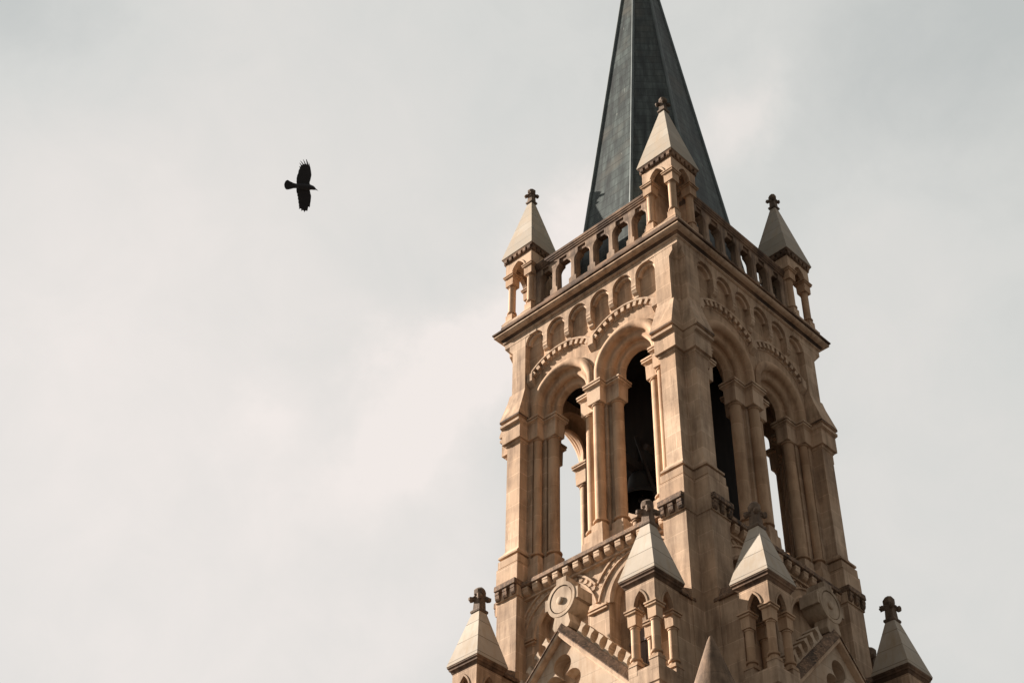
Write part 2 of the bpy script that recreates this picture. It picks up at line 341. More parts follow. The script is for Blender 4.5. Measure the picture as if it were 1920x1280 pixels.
for i in range(NA-1):
    c = X0+i*PIT+HW+(PIT-2*HW)/2
    b = MB(); w_ = .094
    b.prism([(W0-.02, -1.20), (W1+.004, -1.20), (W1+.004, -1.33), (W1-.015, -1.345), (W1-.0, -1.36), (W1-.0, -1.46), (W1-.02, -1.475), (W1-.02, -1.5), (W1-.045, -1.56), (W1-.11, -1.60), (W1-.12, -1.62), (W1-.12, -1.70), (W1-.16, -1.76), (W0-.02, -1.78)], 's', c-w_, c+w_)
    sub(b, 'corbel', 'carved', fr, bev=.008)
face4(fr)

# wall behind, cut from below by the two window arches
ZS, ZAB, WC = -3.63, -3.97, 1.29
def wall_outline():
    pts = [(-2.72, -.36), (-2.72, ZAB-.03)]
    for c in (-WC, WC):
        pts += [(c-1.0, ZAB-.03)] + arc(c, ZS, 1.0, PI, 0, 24) + [(c+1.0, ZAB-.03)]
    pts += [(2.72, ZAB-.03), (2.72, -.36)]
    return pts
m = MB(); m.prism(wall_outline(), 'd', 2.45, W0); face4(m.build('belfry_wall', 'blind', tower))

# hood moulds with dentils
hood = MB()
for sg in (-1, 1):
    c = sg*WC
    for r0, r1, d0, d1 in ((1.87, 1.95, W0-.02, W0+.15), (1.66, 1.87, W0-.02, W0+.03)):
        a = math.acos(1.30/r1) if r0 > 1.8 else math.acos(1.27/r1)
        hood.arch(c, ZS, [(r1, d0), (r1, d1-.02), (r1-.02, d1), (r0+.01, d1), (r0, d1-.015), (r0, d0)], ZS, n=22, t0=a, t1=PI-a)
    nd = 11; a0 = math.acos(1.26/1.8)
    for j in range(nd):
        t = a0+.03+(PI-2*a0-.06)*(j+.5)/nd
        q = []
        for rr in (1.70, 1.88):
            for dt in (-.036, .036):
                q.append((c+rr*math.cos(t+dt), ZS+rr*math.sin(t+dt)))
        q = [q[0], q[1], q[3], q[2]]
        hood.prism(q, 'd', W0, W0+.135)
hd = hood.build('hood_mould', 'carved', tower, bev=.006)
for s_ in (-2.55, 0, 2.55):
    b = MB(); hw = .115
    b.rect([(-2.14, s_-hw*.7, s_+hw*.7, W0-.02, W0+.10), (-2.20, s_-hw, s_+hw, W0-.02, W0+.165), (-2.50, s_-hw, s_+hw, W0-.02, W0+.165), (-2.60, s_-hw, s_+hw, W0-.02, W0+.09), (-2.67, s_-hw, s_+hw, W0-.02, W0+.01)])
    sub(b, 'label_stop', 'carved', hd, bev=.01)
face4(hd)

# window archivolts
AP = [(1.262, W0-.03), (1.262, 3.435), (1.238, 3.445), (1.19, 3.475), (1.12, 3.48), (1.06, 3.455), (1.01, 3.40), (.985, 3.33), (.995, 3.28), (.97, 3.23), (.92, 3.205), (.865, 3.22), (.80, 3.205), (.76, 3.155), (.745, 3.09),
      (.76, 3.04), (.73, 2.995), (.68, 2.985), (.63, 3.0), (.58, 2.975), (.55, 2.92), (.54, 2.86), (.52, 2.82), (.56, 2.76), (.90, 2.74), (.95, 2.70), (.98, 2.52), (1.02, 2.44), (1.24, 2.40)]
for sg in (-1, 1):
    m = MB(); m.arch(sg*WC, ZS, AP, ZAB+.004, n=36)
    face4(m.build('window_arch', 'shaft', tower, bev=0, ang=50))

# piers between the windows: core, impost blocks, abacus, columns
def abacus_prof(m, s0, s1, d0, d1, z=ZAB, back=False):
    P = [(0, .10), (-.065, .105), (-.07, .055), (-.10, .05), (-.105, .088), (-.15, .09), (-.165, .06), (-.185, .03), (-.225, .022), (-.23, .0)]
    m.rect([(z+dz, s0-a, s1+a, d0-(a if back else 0), d1+a) for dz, a in P])
def column(parent, s_, d_, r, zt=-4.72, zb=-8.85, mat='shaft', bw=None):
    c = MB()
    c.lathe([(r-.01, zt+.02), (r-.01, zt-.03), (r+.03, zt-.035), (r+.038, zt-.055), (r+.03, zt-.078), (r+.0, zt-.085), (r, zt-.13), (r, zb), (r+.05, zb-.015), (r+.068, zb-.045), (r+.06, zb-.075), (r+.0, zb-.09), (r-.01, zb-.13), (r+.035, zb-.15), (r+.04, zb-.18)], s_, d_, 24)
    o = c.build('column', mat, parent, bev=0, ang=40)
    b = MB(); q = r+.04
    b.rect([(zb-.17, s_-q, s_+q, d_-q, d_+q), (zb-.42, s_-q, s_+q, d_-q, d_+q), (zb-.425, s_-q-.045, s_+q+.045, d_-q-.045, d_+q+.045), (-9.9, s_-q-.055, s_+q+.055, d_-q-.055, d_+q+.055)])
    sub(b, 'column_base', 'carved', o)
    return o
def imp_block(m, s0, s1, d0, d1, zt=-4.15, zb=-4.73):
    e_ = .012
    m.rect([(zt, s0-e_, s1+e_, d0-e_, d1+e_), (zb+.012, s0, s1, d0, d1), (zb, s0+.012, s1-.012, d0+.012, d1-.012)])
# centre pier
m = MB()
m.box(-.60, .60, 2.84, 3.02, -9.9, ZAB-.1); m.box(-.235, .235, 2.62, 3.13, -9.9, ZAB-.1)
cp = m.build('window_pier', 'ashlar', tower)
b = MB(); imp_block(b, -.25, .25, 2.42, 3.44); imp_block(b, -.745, .745, 2.76, 3.165)
sub(b, 'capital', 'carved', cp, bev=0)
b = MB(); abacus_prof(b, -.25, .25, 2.42, 3.44, back=True); abacus_prof(b, -.745, .745, 2.76, 3.165, ZAB-.002, back=True)
sub(b, 'abacus', 'carved', cp, bev=0)
face4(cp)
for s_, d_, r in ((0, 3.235, .165), (-.515, 2.955, .175), (.515, 2.955, .175), (0, 2.60, .15)):
    face4(column(tower, s_, d_, r))
# piers against the corners
for sg in (-1, 1):
    m = MB()
    def bx(a, b_, *k):
        lo, hi = sorted((sg*a, sg*b_)); m.box(lo, hi, *k)
    bx(2.20, 2.76, 2.62, 3.13, -9.9, ZAB-.1); bx(2.02, 2.5, 2.82, 3.0, -9.9, ZAB-.1)
    cp = m.build('window_jamb', 'ashlar', tower)
    b = MB()
    for f_ in (imp_block, abacus_prof):
        b = MB()
        for (a, c_, d0, d1) in ((2.285, 2.70, 2.42, 3.44), (1.80, 2.71, 2.76, 3.165)):
            lo, hi = sorted((sg*a, sg*c_))
            f_(b, lo, hi, d0, d1) if f_ is imp_block else f_(b, lo, hi, d0, d1, ZAB if d1 > 3.3 else ZAB-.002, back=True)
        sub(b, 'capital' if f_ is imp_block else 'abacus', 'carved', cp, bev=0)
    face4(cp)
    for s_, d_, r in ((2.43, 3.25, .125), (2.03, 2.975, .175), (2.42, 2.60, .125)):
        face4(column(tower, sg*s_, d_, r))

# buttress strips with capped heads and moulded feet
BL = [(-.37, 2.685, 3.40, 3.60), (-.80, 2.685, 3.395, 3.60), (-.98, 2.685, 3.25, 3.60), (-2.72, 2.685, 3.25, 3.60), (-2.73, 2.66, 3.33, 3.615), (-3.05, 2.655, 3.34, 3.69), (-3.88, 2.61, 3.43, 3.93), (-3.97, 2.61, 3.43, 3.93),
      (-3.975, 2.66, 3.40, 3.865), (-4.05, 2.66, 3.40, 3.865), (-4.055, 2.625, 3.425, 3.915), (-4.15, 2.625, 3.425, 3.915), (-4.19, 2.66, 3.42, 3.82), (-4.74, 2.66, 3.42, 3.82),
      (-4.742, 2.715, 3.345, 3.745), (-4.82, 2.715, 3.34, 3.745), (-4.86, 2.75, 3.30, 3.70), (-8.60, 2.75, 3.30, 3.70), (-8.70, 2.71, 3.34, 3.74), (-8.84, 2.645, 3.41, 3.86), (-8.90, 2.645, 3.41, 3.86),
      (-8.903, 2.71, 3.36, 3.765), (-8.985, 2.71, 3.36, 3.765), (-8.99, 2.63, 3.41, 3.865), (-9.23, 2.63, 3.41, 3.865), (-9.235, 2.65, 3.39, 3.835), (-9.265, 2.65, 3.39, 3.835), (-9.27, 2.60, 3.43, 3.895), (-9.90, 2.60, 3.43, 3.90), (-10.38, 2.60, 3.43, 3.90), (-10.385, 2.64, 3.41, 3.86), (-19, 2.64, 3.41, 3.865), (-19.2, 2.5, 3.44, 4.1), (-ZO, 2.5, 3.44, 4.1)]
for sg in (-1, 1):
    m = MB(); m.rect([(z, *sorted((sg*a, sg*b_)), 3.2, d) for z, a, b_, d in BL])
    bt = m.build('buttress', 'ashlar', tower, bev=.005)
    b = MB(); lo, hi = sorted((sg*2.583, sg*3.40))
    b.rect([(-9.84, lo+.06, hi-.06, 3.2, 3.94), (-9.88, lo, hi, 3.2, 4.01), (-10.05, lo, hi, 3.2, 4.02), (-10.07, lo+.03, hi-.03, 3.2, 3.96), (-10.10, lo+.03, hi-.03, 3.2, 3.93)])
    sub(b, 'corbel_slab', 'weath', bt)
    for j in range(3):
        s_ = sg*(2.70+.30*j)
        b = MB(); b.prism([(3.85, -10.08), (3.995, -10.08), (3.995, -10.17), (3.975, -10.18), (3.985, -10.20), (3.975, -10.28), (3.94, -10.34), (3.85, -10.37)], 's', s_-.085, s_+.085)
        sub(b, 'corbel', 'weath', bt, bev=.01)
    # stone string of the capped head, darker with dirt
    b = MB(); lo, hi = sorted((sg*2.605, sg*3.425))
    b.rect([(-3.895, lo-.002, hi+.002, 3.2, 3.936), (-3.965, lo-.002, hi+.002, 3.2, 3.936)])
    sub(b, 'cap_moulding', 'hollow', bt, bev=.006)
    face4(bt)

# sill table with corbels under the belfry windows
m = MB(); m.rect([(-9.80, -2.63, 2.63, 2.4, 3.52), (-9.97, -2.63, 2.63, 2.4, 3.745), (-10.105, -2.63, 2.63, 2.4, 3.755), (-10.125, -2.63, 2.63, 2.4, 3.70), (-10.145, -2.63, 2.63, 2.4, 3.66)])
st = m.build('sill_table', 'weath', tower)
b = MB(); b.rect([(-10.13, -2.645, 2.645, 3.0, 3.50), (-10.37, -2.645, 2.645, 3.0, 3.50), (-10.375, -2.645, 2.645, 3.0, 3.56), (-10.44, -2.645, 2.645, 3.0, 3.56), (-10.445, -2.645, 2.645, 3.0, 3.46)])
sub(b, 'string_band', 'carved', st, bev=.006)
for j in range(14):
    s_ = -2.47+.38*j
    b = MB(); b.prism([(3.48, -10.13), (3.72, -10.13), (3.72, -10.20), (3.70, -10.215), (3.715, -10.23), (3.70, -10.31), (3.65, -10.36), (3.58, -10.385), (3.48, -10.39)], 's', s_-.105, s_+.105)
    sub(b, 'corbel', 'carved', st, bev=.012)
face4(st)

# ================================================================== main cornice and roof terrace
m = MB()
m.square([(3.2, -.41), (3.625, -.41), (3.63, -.385), (3.655, -.38), (3.66, -.345), (3.64, -.335), (3.2, -.335)])
m.square([(3.2, -.235), (3.745, -.235), (3.80, -.215), (3.85, -.185), (3.875, -.145), (3.865, -.10), (3.83, -.078), (3.2, -.078)])
co = m.build('cornice', 'carved', tower, bev=0, ang=40)
m = MB(); m.square([(3.2, -.345), (3.645, -.34), (3.655, -.29), (3.69, -.25), (3.735, -.225), (3.2, -.22)]); sub(m, 'cornice_hollow', 'hollow', co, bev=0)  # stained stone, coloured darker to deepen the hollow's shadow line
m = MB()
m.square([(3.2, -.08), (3.845, -.08), (3.85, -.055), (3.905, -.05), (3.915, 0), (3.87, .03), (3.74, .09), (3.72, .11), (3.71, .34), (3.66, .38), (3.46, .59), (3.415, .63), (3.41, .79), (3.0, .79), (3.0, .5)])
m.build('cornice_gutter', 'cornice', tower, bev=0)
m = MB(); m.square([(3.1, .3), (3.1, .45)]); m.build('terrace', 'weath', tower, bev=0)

# balustrade of one face
m = MB(); HB = 2.46
m.rect([(2.05, -HB, HB, 3.12, 3.33), (2.22, -HB, HB, 3.12, 3.33)])
m.rect([(2.21, -HB, HB, 3.05, 3.38), (2.30, -HB, HB, 3.05, 3.38), (2.31, -HB, HB, 3.03, 3.41), (2.37, -HB, HB, 3.03, 3.42), (2.38, -HB, HB, 3.01, 3.44), (2.44, -HB, HB, 3.0, 3.45), (2.455, -HB, HB, 2.98, 3.47), (2.55, -HB, HB, 2.98, 3.475), (2.60, -HB, HB, 3.05, 3.42)])
bl = m.build('balustrade_rail', 'cornice', tower, bev=.005)
def baluster(s_, half=0):
    b = MB(); dc = 3.225
    def oct_(z, w_, dp, ch):
        a, c_ = w_, dp
        return [(s_-a+ch, -(dc-c_), z), (s_+a-ch, -(dc-c_), z), (s_+a, -(dc-c_+ch), z), (s_+a, -(dc+c_-ch), z), (s_+a-ch, -(dc+c_), z), (s_-a+ch, -(dc+c_), z), (s_-a, -(dc+c_-ch), z), (s_-a, -(dc-c_+ch), z)]
    b.loft([oct_(.78, .165, .165, .01), oct_(1.02, .165, .165, .01), oct_(1.08, .13, .15, .055), oct_(1.74, .12, .145, .055), oct_(1.84, .13, .145, .05), oct_(1.93, .17, .15, .04), oct_(1.98, .225, .15, .03), oct_(2.01, .25, .158, .012), oct_(2.215, .25, .158, .01)])
    return b
for j in range(-2, 3):
    sub(baluster(j*.82), 'baluster', 'balus', bl, bev=.006)
for sg in (-1, 1):
    b = baluster(sg*2.39); sub(b, 'half_baluster', 'balus', bl, bev=.006)
face4(bl)

# ================================================================== little open turrets (upper corners) and pinnacles (lower)
def finial(m, z0, h, w_, collar=True, seed=0):
    """stout stone cross-flower: collar, fluted stem, four leaf knobs turned to the corners, a blocky bud on top"""
    if collar:
        m.square([(w_*1.12, z0-.10), (w_*1.30, z0-.075), (w_*1.34, z0-.02), (w_*1.22, z0+.01), (w_*1.0, z0+.03)])
    m.square([(w_*1.0, z0-.12), (w_*.92, z0+h*.18), (w_*.86, z0+h*.42), (w_*.80, z0+h*.66)])
    for i in range(4):
        a = i*PI/2+PI/4; r = w_*1.72; c_, s2 = math.cos(a), math.sin(a)
        m.tube((0, 0, z0+h*.45), (r*c_, r*s2, z0+h*.50), w_*.42, 6)
        m.blob((r*c_, r*s2, z0+h*.50), w_*.66, 1, 1, .95, .22, seed+i)
        m.blob((r*.62*c_, r*.62*s2, z0+h*.60), w_*.42, 1, 1, .8, .3, seed+i+4)
    m.loft([[(w_*q*math.cos(2*PI*i/8+PI/8)*(1+.10*((i*7+seed) % 3-1)), w_*q*math.sin(2*PI*i/8+PI/8)*(1+.08*((i*5+seed) % 3-1)), z0+h*z) for i in range(8)] for q, z in ((.85, .60), (1.28, .70), (1.30, .88), (.95, .97), (.85, .98), (.3, 1.02))])
def arch_plate(m, half, zt, zb, hw, hgt, zspr, t=.14, pointed=True, sides=(0, 1, 2, 3)):
    """four plates with an arch cut from below, making the head of the turret"""
    for k in sides:
        pts = [(-half, zt), (-half, zb)]
        A = parc(0, zspr, hw, hgt) if pointed else arc(0, zspr, hw, PI, 0, 12)
        pts += [(-hw, zb)]+A+[(hw, zb)]+[(half, zb), (half, zt)]
        n = len(pts); a = -k*PI/2
        def rot(x, y, z): return (x*math.cos(a)-y*math.sin(a), x*math.sin(a)+y*math.cos(a), z)
        e_ = 0.0 if k % 2 == 0 else .002
        v = [rot(x*(1-(.002 if k % 2 else 0)), -(half-t), z) for x, z in pts]+[rot(x*(1-(.002 if k % 2 else 0)), -(half-e_), z) for x, z in pts]
        m.add(v, [tuple(range(n)), tuple(range(2*n-1, n-1, -1))]+[(i, (i+1) % n, n+(i+1) % n, n+i) for i in range(n)])
        # raised rim of the arch
        B = A if not pointed else parc(0, zspr, hw, hgt)
        O = parc(0, zspr, hw+.055, hgt+.07) if pointed else arc(0, zspr, hw+.055, PI, 0, 12)
        q = len(B); v = []
        for dd in (half-.02, half+.022):
            v += [rot(x, -dd, z) for x, z in B]+[rot(x, -dd, z) for x, z in O]
        f = []
        for i in range(q-1):
            f += [(2*q+i, 2*q+i+1, 3*q+i+1, 3*q+i), (q+i, q+i+1, 3*q+i+1, 3*q+i), (i, i+1, 2*q+i+1, 2*q+i)]
        f += [(0, q, 3*q, 2*q), (q-1, 2*q-1, 4*q-1, 3*q-1)]
        m.add(v, f)
def turret_column(parent, x, y, r, zab, zbl, zsh, zbase, zfoot, aw, bw, matc='shaft'):
    c = MB()
    c.lathe([(r-.012, zbl+.01), (r-.012, zbl-.03), (r+.018, zbl-.034), (r+.02, zbl-.06), (r, zbl-.066), (r, zsh+.02), (r+.038, zsh), (r+.045, zsh-.035), (r+.035, zsh-.055), (r-.005, zsh-.065), (r-.005, zsh-.09), (r+.02, zsh-.10), (r+.02, zsh-.14)], x, -y, 16)
    q = r+.022; f_ = r+(.12 if r > .12 else .05)
    c.rect([(zsh-.135, x-q, x+q, -y-q, -y+q), (zbase, x-q, x+q, -y-q, -y+q), (zfoot, x-f_, x+f_, -y-f_, -y+f_)])
    c.rect([(zab, x-aw, x+aw, -y-aw, -y+aw), (zab-.04, x-aw, x+aw, -y-aw, -y+aw), (zab-.045, x-aw+.045, x+aw-.045, -y-aw+.045, -y+aw-.045), (zab-.065, x-aw+.045, x+aw-.045, -y-aw+.045, -y+aw-.045), (zab-.07, x-aw+.018, x+aw-.018, -y-aw+.018, -y+aw-.018), (zab-.105, x-aw+.022, x+aw-.022, -y-aw+.022, -y+aw-.022), (zab-.12, x-bw-.01, x+bw+.01, -y-bw-.01, -y+bw+.01),
            (zab-.125, x-bw, x+bw, -y-bw, -y+bw), (zbl, x-bw+.006, x+bw-.006, -y-bw+.006, -y+bw-.006)])
    return sub(c, 'column', matc, parent, bev=0, ang=40)
# upper turret, local centre at the axis, outward corner towards (+x,-y) for k=0
def upper_turret(k):
    cx = 3.034; a = -k*PI/2
    loc = (cx*math.cos(a)+cx*math.sin(a), cx*math.sin(a)-cx*math.cos(a), ZO)
    m = MB(); h = .60
    arch_plate(m, h, 3.22, 2.60, .28, .42, 2.60, .16, True)
    m.box(-h+.02, h-.02, -h+.02, h-.02, 3.15, 3.20)
    m.square([(.665, .32), (.67, .44), (.62, .47)])                      # plinth
    m.box(-h+.03, -h+.22, -h+.05, h-.2, .4, 3.17); m.box(-h+.05, h-.2, -h+.03, -h+.20, .4, 3.165)   # closed inner sides
    t = m.build('corner_turret', 'carved', tower, loc=loc, rz=a, bev=.01)
    b = MB(); b.square([(.60, 3.19), (.605, 3.21)]); b.square([(.61, 3.36), (.665, 3.365), (.695, 3.42), (.70, 3.46)])
    b.square([(.625, 3.20), (.625, 3.37)])
    for q in range(4):
        for j in range(6):
            s_ = -.55+.22*j; aa = q*PI/2
            P = [(s_-.062, -.61), (s_+.062, -.61), (s_+.062, -.69), (s_-.062, -.69)]
            P = [(x*math.cos(aa)-y*math.sin(aa), x*math.sin(aa)+y*math.cos(aa)) for x, y in P]
            b.loft([[(x, y, 3.37) for x, y in P], [(x*.985, y*.985, 3.25) for x, y in P], [(x*.95, y*.95, 3.21) for x, y in P]])
    sub(b, 'modillion_cornice', 'cornice', t, bev=0)
    b = MB(); b.square([(.712, 3.44), (.712, 3.475), (.09, 6.32)]); sub(b, 'turret_roof', 'roof', t, bev=.006)
    b = MB(); finial(b, 6.36, .64, .112, seed=k*11); sub(b, 'finial', 'finial', t, bev=0, ang=30)
    for x, y in ((.43, -.43), (-.43, -.43), (.43, .43)):
        turret_column(t, x, y, .124, 2.63, 2.17, .98, .62, .44, .235, .17)
    b = MB()   # capital string running round inside the closed sides
    b.box(-.40, -.34, -.34, .36, 2.50, 2.60); b.box(-.34, .36, -.40, -.345, 2.50, 2.596)
    sub(b, 'inner_string', 'carved', t)
for k in range(4): upper_turret(k)

# lower pinnacle at (s=3.005, d=4.92) of face 0
def pinnacle():
    m = MB(); h = .46
    arch_plate(m, h, -13.17, -13.82, .19, .40, -13.80, .10, True)
    m.box(-h+.02, h-.02, -h+.02, h-.02, -13.3, -13.19)
    # base: parapet block with raised corners
    m.square([(.455, -15.46), (.455, -15.9), (.43, -15.92), (.43, -19), (.47, -19.1), (.47, -ZO)])
    for x, y in ((1, 1), (1, -1), (-1, 1), (-1, -1)):
        lo, hi = sorted((x*.19, x*.46)); a, b_ = sorted((y*.19, y*.46))
        m.box(lo, hi, a, b_, -15.6, -15.28)
    # link to the tower: wall with its own little saddle roof
    m.box(-.37, .37, -1.2, -.44, -ZO, -13.10)
    p = m.build('pinnacle', 'ashlar', tower, loc=(3.005, -4.92, ZO), bev=.01)
    b = MB(); b.loft([[(-.43, -(-1.2), -13.12), (.43, -(-1.2), -13.12), (.43, -(-.40), -13.12), (-.43, -(-.40), -13.12)], [(-.43, 1.2, -13.05), (.43, 1.2, -13.05), (.43, .4, -13.05), (-.43, .4, -13.05)], [(-.2, 1.2, -12.62), (.2, 1.2, -12.62), (.2, .4, -12.85), (-.2, .4, -12.85)]])
    sub(b, 'link_roof', 'weath', p)
    b = MB(); b.square([(.455, -13.20), (.47, -13.19), (.50, -13.12), (.53, -13.10), (.535, -13.06), (.565, -13.02), (.57, -12.975)]); sub(b, 'pinnacle_cornice', 'cornice', p, bev=0)
    b = MB(); b.square([(.58, -12.98), (.58, -12.95), (.14, -11.30)]); sub(b, 'pinnacle_roof', 'lowroof', p, bev=.006)
    b = MB(); finial(b, -11.24, .72, .132, collar=True, seed=3); sub(b, 'finial', 'finial', p, bev=0, ang=30)
    for x, y in ((.315, -.315), (-.315, -.315), (.315, .315), (-.315, .315)):
        turret_column(p, x, y, .108, -13.80, -14.22, -15.08, -15.30, -15.32, .19, .13)
    return p
pr0 = pinnacle(); a = pr0
p1 = copy_part(pr0, 0, (-3.005, -4.92, ZO))
for o in (pr0, p1): face4(o)

# ================================================================== spire
m = MB(); ZT = 24.0; za = 24.02
def octr(r, z): return [(r/math.cos(PI/8)*math.cos(PI/8+i*PI/4), r/math.cos(PI/8)*math.sin(PI/8+i*PI/4), z) for i in range(8)]
m.loft([octr(2.9*(ZT-z)/23.5, z) for z in (.44, 2, 4, 6, 8, 10, 12, 14, 16, 18, 20, 22, 23.9)])
sp = m.build('spire', 'spire', tower, bev=0, smooth=False)
for i in range(8):
    b = MB(); t = PI/8+i*PI/4
    pt = lambda z: (2.9*(ZT-z)/23.5/math.cos(PI/8)*math.cos(t), 2.9*(ZT-z)/23.5/math.cos(PI/8)*math.sin(t), z)
    b.tube(pt(.44), pt(23.8), .062, 8); sub(b, 'ridge_roll', 'ridge', sp, bev=0)
b = MB(); b.lathe([(.05, 23.6), (.14, 23.9), (.16, 24.1), (.06, 24.3), (.05, 25), (.2, 25.2), (.2, 25.4), (.04, 25.6), (.03, 27.4)], n=12); b.box(-.5, .5, -.03, .03, 26.5, 26.58)
sub(b, 'spire_cross', 'iron', sp, bev=0)

# ================================================================== belfry inside
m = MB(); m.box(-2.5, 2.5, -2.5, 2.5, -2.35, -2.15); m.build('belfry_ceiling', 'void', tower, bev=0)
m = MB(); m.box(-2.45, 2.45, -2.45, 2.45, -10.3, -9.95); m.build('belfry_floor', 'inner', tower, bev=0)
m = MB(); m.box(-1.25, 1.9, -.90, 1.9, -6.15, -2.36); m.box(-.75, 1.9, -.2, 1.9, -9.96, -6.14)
m.build('belfry_blocker_boxes', 'blocker_dark', tower, bev=0)  # dark boxes added to block sky views and sun through the openings

# ================================================================== lower stage
W2 = 3.45; LZ = -11.72; LS = -11.70; LC = 1.38; LR = 1.0
pts = [(-2.70, -10.4), (-2.70, -ZO), (-LC-LR, -ZO)]
pts += arc(-LC, LS, LR, PI, 0, 20) + [(-LC+LR, -14.6), (LC-LR, -14.6)] + arc(LC, LS, LR, PI, 0, 20) + [(LC+LR, -ZO), (2.70, -ZO), (2.70, -10.4)]
m = MB(); m.prism(pts, 'd', 3.0, W2)
lw = m.build('lower_wall', 'ashlar', tower, bev=.02); 
b = MB(); b.box(-2.7, 2.7, 2.9, 3.02, -ZO, -10.3); sub(b, 'recess_wall', 'blind', lw, bev=0)
# slender frames of the blind arches
for sg in (-1, 1):
    b = MB(); b.arch(sg*LC, LS, [(LR+.02, W2-.1), (LR+.02, W2+.012), (LR-.03, W2+.012), (LR-.05, W2-.015), (LR-.10, W2-.05), (LR-.11, W2-.1)], LZ, n=28)
    sub(b, 'arch_moulding', 'carved', lw, bev=0)
    # hood with a beaded band
    b = MB(); c = sg*LC; R1 = 1.62; cz = -11.85; a0 = math.acos(1.33/R1)
    for (ra, rb, d0, d1) in ((1.55, 1.61, W2-.02, W2+.075), (1.39, 1.55, W2-.02, W2+.015), (1.34, 1.39, W2-.02, W2+.05)):
        a0 = math.acos(min(.999, (1.36 if sg*0 == 0 else 1.3)/rb)) if rb > 1.37 else .1
        b.arch(c, cz, [(rb, d0), (rb, d1), (ra, d1), (ra, d0)], cz, n=24, t0=a0, t1=PI-a0)
    nb = 15; a0 = math.acos(1.3/1.47)
    for j in range(nb):
        t = a0+(PI-2*a0)*(j+.5)/nb; rr = 1.47; x, z = c+rr*math.cos(t), cz+rr*math.sin(t)
        P = [(x+.068*math.cos(q*PI/4), z+.068*math.sin(q*PI/4)) for q in range(8)]
        b.prism(P, 'd', W2, W2+.04)
    sub(b, 'lower_hood', 'carved', lw, bev=.004)
# capitals and columns between the blind arches
for s_, hw in ((0, .30), (-2.58, .26), (2.58, .26)):
    b = MB(); abacus_prof(b, s_-hw+.06, s_+hw-.06, 2.98, W2-.03, LZ+.02)
    b.rect([(LZ-.20, s_-hw+.05, s_+hw-.05, 2.98, W2-.03), (LZ-.62, s_-hw+.07, s_+hw-.07, 2.98, W2-.05), (LZ-.66, s_-hw+.1, s_+hw-.1, 2.98, W2-.08)])
    b.lathe([(.19, LZ-.66), (.20, LZ-.70), (.16, LZ-.74), (.155, -14.6)], s_, 3.24, 18)
    sub(b, 'blind_column', 'shaft', lw, bev=0, ang=40)
face4(lw)
for k in range(4):                          # board shutters with a four-leaf hole painted dark
    for sg in (-1, 1):
        b = MB(); lo, hi = sg*LC-.62, sg*LC+.62
        n_ = 5; wd = (hi-lo)/n_
        for j in range(n_): b.box(lo+j*wd+.006, lo+(j+1)*wd-.006, 3.03, 3.10+(.006 if j % 2 else 0), -14.8, -12.22-.0)
        b.box(lo-.02, hi+.02, 3.09, 3.135, -13.05, -12.95)
        o = b.build('shutter', 'shutter', tower, rz=-k*PI/2, bev=.004)
        h_ = MB()
        for dx, dz in ((.05, 0), (-.05, 0), (0, .05), (0, -.05)):
            h_.prism([(sg*LC-.28+dx+.045*math.cos(q*PI/5), -12.58+dz+.045*math.sin(q*PI/5)) for q in range(10)], 'd', 3.04, 3.112+.001*(dx > 0)+.002*(dz > 0)+.003*(dz < 0))
        sub(h_, 'four_leaf_dark_plug', 'void', o, bev=0)  # near-black plugs paint the hole's inner darkness; the boards stay uncut

